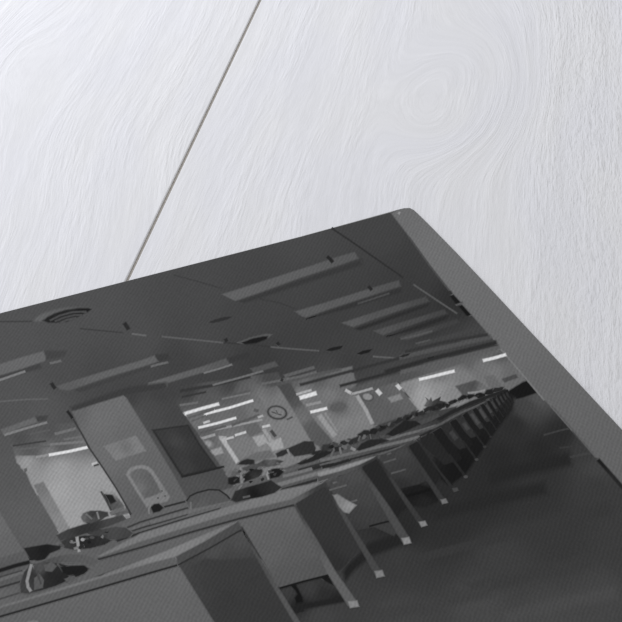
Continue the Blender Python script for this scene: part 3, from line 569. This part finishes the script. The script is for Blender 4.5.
blob('pictured_desk_clutter', [(80.5, 517), (83, 513), (90, 510.6), (100, 510.4), (108, 512), (109, 516), (100, 520), (91, 523.5), (83, 522)], [(84, 516, 96), (92, 514, 52), (103, 514, 58), (95, 520, 72)], 10, [('part', [(97, 512), (99, 519), 1.5], 122), ('part', [(86, 514), (92, 519), 1.6], 104), ('part', [(110, 514), (118, 510), (125, 509), 4], 102)])
blob('pictured_telephone', [(150.5, 507), (154, 503.8), (159, 503.2), (164, 507.8), (160, 511.5), (153, 513.2)], 28, 10, [('cord', [(150.2, 504.5), (148.7, 509), (149.3, 514), 1.6], 122)])
blob('pictured_chair', [(186.5, 501.5), (189.5, 496.8), (196, 493.2), (209, 490), (219, 490), (226, 494.8), (231, 500.5), (210, 505.5), (190, 509.5)], [(195, 499, 80), (215, 497, 82), (200, 505, 88)], 9, [('backrest_rim', [(186.6, 501), (190, 496), (197, 492.7), (209, 489.6), (219, 490), (227, 495.5), (230, 499), 1.6], 42), ('backrest_rim', [(191, 502), (190.5, 509), 1.6], 108)])
# clutter between the columns
blob('pictured_chair', [(231, 500), (235, 491), (245, 487.5), (258, 484), (271, 480), (282, 487.5), (275, 493), (262, 497), (246, 500), (236, 502.5)], [(240, 494, 44), (262, 489, 38), (275, 488, 44), (255, 494, 24)], 11, [('armrest', [(243, 497.5), (250, 496), 1.8], 88)])
blob('pictured_telephone', [(228, 478), (234, 476.3), (240, 476.8), (240, 483), (232, 485), (228, 484)], 30, 10)
blob('pictured_telephone', [(242.5, 475), (250, 471), (261, 467), (263, 471), (260, 476.5), (252, 479.5), (244, 482.3)], [(247, 477, 30), (258, 470, 38), (255, 476, 54)], 10, [('cord', [(240.3, 467), (241, 475), (242, 483), 1.6], 126)])
blob('pictured_typewriter', [(268.5, 470), (274, 468.3), (280.5, 468), (284, 472), (279, 477), (270, 479)], 28, 10, [('lever', [(269, 469.4), (267, 474.5), (268.5, 479.5), 1.6], 140)])
blob('pictured_chair', [(286.5, 448.6), (296, 444.5), (304.5, 440.8), (313.5, 441.4), (315.8, 447.6), (312.5, 453.8), (303, 455.5), (294, 456.8)], [(295, 450, 48), (310, 446, 46)], 10, [('backrest_rim', [(287.3, 449), (290, 455.5), 1.8], 126)])
blob('pictured_chair', [(275.5, 453.6), (281, 450.4), (287, 448.6), (288.5, 453), (283, 456.2), (277, 457.6)], 46, 9)
blob('pictured_telephone', [(237.5, 464.8), (241, 461), (247, 458.6), (254.5, 459.8), (254, 464), (246, 465)], 40, 10)
blob('pictured_desk_clutter', [(297, 464), (306, 459.5), (316, 454.5), (326, 450.5), (333, 452), (325, 457), (312, 462), (301, 465)], 36, 10)
blob('pictured_desk_clutter', [(256, 464), (264, 460), (275, 459), (284, 461), (276, 466), (262, 468)], [(262, 464, 66), (272, 461, 92), (280, 463, 60)], 9)
blob('pictured_desk_clutter', [(242, 468), (252, 464), (262, 463), (266, 466), (254, 470), (244, 472)], 74, 9)
blob('pictured_desk_clutter', [(225, 474), (231, 470), (240, 472), (240, 477), (229, 479)], [(227, 474, 110), (236, 474, 88)], 8)
for k, (x, y, w, h, g) in enumerate([(318, 453, 7, 3, 40), (327, 447, 6, 3.5, 52), (337, 449, 6, 3, 40), (345, 443, 6, 3.2, 44), (354, 440, 7, 3, 46), (364, 434, 7, 3.2, 40), (374, 431, 6, 3, 34), (383, 428, 6, 2.6, 36), (391, 425, 5, 2.4, 46), (398, 421, 5, 2.2, 40), (406, 418, 5, 2.4, 44), (413, 415, 5, 2.4, 52), (421, 413, 6, 2.6, 44), (429, 409, 6, 3, 40), (437, 407, 6, 2.8, 34), (445, 406, 6, 2.4, 34), (454, 401, 6, 2.2, 40), (463, 398, 6, 2.2, 30), (472, 396, 6, 2, 26), (480, 395, 6, 1.8, 28), (490, 391, 6, 1.8, 34), (498, 389, 5, 1.6, 40)]):
    pts = [(p[0] + random.uniform(-.9, .9), p[1] + random.uniform(-.9, .9)) for p in ell(x, y, w, h, -18, 9)]
    P('pictured_desk_clutter', pts, g, lay=9, soft=1)
for pts, w, g in [([(331.5, 444), (334, 450), (331, 456)], 1.5, 96), ([(340.5, 442.5), (340, 449), (341.5, 453.5)], 1.6, 112), ([(360, 436), (358.5, 441)], 1.4, 90), ([(370, 434.5), (371, 439)], 1.3, 88), ([(345.5, 446), (350, 443.5)], 1.6, 92), ([(351, 448), (355.5, 450)], 2.4, 132), ([(380, 437), (385, 436)], 2, 76), ([(411, 418), (414, 416.5)], 1.6, 88)]:
    Ln('pictured_handset_cord', pts, w, g, lay=11)
blob('pictured_chair', [(356, 449.5), (361, 443.6), (369, 439.6), (382, 438.6), (389, 440.5), (374, 446.5), (359, 451)], 38, 10)
blob('pictured_chair', [(386, 434.5), (394, 428), (404, 420.8), (415.5, 420.6), (421.5, 424), (408, 430.5), (393, 436.6)], 34, 10)
blob('pictured_chair', [(418.5, 421.5), (428, 417.5), (438, 413.8), (440.5, 416.2), (432, 420.5), (422, 424.4)], 72, 10)
blob('pictured_plant', [(424, 406), (427, 401), (425, 396.8), (429, 400), (431, 397), (432.5, 401), (437, 398.5), (441, 396.4), (440, 400.4), (445, 401.6), (449, 403), (440, 408), (430, 409)], [(427, 402, 92), (441, 401, 52), (435, 405, 56)], 8, soft=.7)
P('pictured_ceiling_beam', [(343, 391), (372, 380.5), (396, 374.5), (440, 363.5), (498, 348.5), (501, 352.5), (440, 371), (398, 384), (375, 389.5), (356, 395)], [(350, 392, 84), (375, 384, 84), (400, 378, 80), (440, 367, 92), (490, 353, 96)], lay=3, soft=1.5)
P('pictured_desk_shade', [(436, 419), (452, 409.5), (470, 401), (488, 394.5), (505, 388.5), (507, 391), (490, 398), (470, 406), (452, 414.5), (440, 421)], 36, lay=8, soft=1.2)
P('corner_pale_mark', [(397.6, 213.4), (399, 211.6), (400.4, 212.2), (399.4, 214.6)], 140, lay=4, soft=.6)  # tiny pale mark beside the rounded corner of the print
P('pictured_side_shade', [(191, 566), (205, 558), (222, 559.5), (252, 557.5), (262, 572), (225, 590), (205, 592)], [(195, 566, 62), (205, 561, 59), (250, 560, 58), (225, 580, 58)], d1, lay=14, soft=1.6)
rnd = random.Random(11)
path = [(318, 455), (340, 445), (360, 437), (380, 428), (400, 421), (420, 413), (440, 406), (460, 400), (480, 394)]
for k in range(34):
    i = rnd.randrange(len(path)-1); q = rnd.random()
    x = path[i][0] + (path[i+1][0]-path[i][0])*q; y = path[i][1] + (path[i+1][1]-path[i][1])*q + rnd.uniform(-2.5, 5)*(1-(x-318)/220)
    r = rnd.uniform(.9, 2.3)*(1-(x-318)/260)
    P('pictured_desk_clutter', [(a + rnd.uniform(-.5, .5), b + rnd.uniform(-.5, .5)) for a, b in ell(x, y, r*1.5, r, rnd.uniform(-60, 30), 6)], rnd.choice([28, 30, 36, 44, 70, 88, 100]), lay=12, soft=.7)
for x0, x1, y0, y1, n in [(232, 286, 462, 484, 20), (60, 112, 535, 549, 12)]:
    for k in range(n):
        x = rnd.uniform(x0, x1); y = y0 + (y1-y0)*rnd.random() - (x-(x0+x1)/2)*.25
        P('pictured_desk_clutter', [(a + rnd.uniform(-.5, .5), b + rnd.uniform(-.5, .5)) for a, b in ell(x, y, rnd.uniform(1.2, 3), rnd.uniform(.7, 1.4), rnd.uniform(-50, 20), 6)], rnd.choice([26, 30, 40, 60, 78, 96, 112]), lay=12, soft=.7)
print_picture()
# ------------------------------------------------------------------ daylight
sc_ = bpy.context.scene
w = bpy.data.worlds.new('daylight'); sc_.world = w; w.use_nodes = True
bg = w.node_tree.nodes['Background']; bg.inputs['Color'].default_value = (1, .998, .99, 1); bg.inputs['Strength'].default_value = .54
ld = bpy.data.lights.new('window_light', 'AREA'); ld.shape = 'RECTANGLE'; ld.size = .5; ld.size_y = .4; ld.energy = 4.4; ld.color = (.92, .935, 1.0)
lo = bpy.data.objects.new('window_light', ld); COL.objects.link(lo)
lo.location = (-.24, .68, .40)
lo.rotation_euler = (Vector((.02, .08, 0)) - Vector(lo.location)).to_track_quat('-Z', 'Y').to_euler()
vs_ = sc_.view_settings
sc_.display_settings.display_device = 'sRGB'
vs_.view_transform = 'Standard'; vs_.look = 'None'; vs_.gamma = 1; vs_.exposure = 0; vs_.use_curve_mapping = False
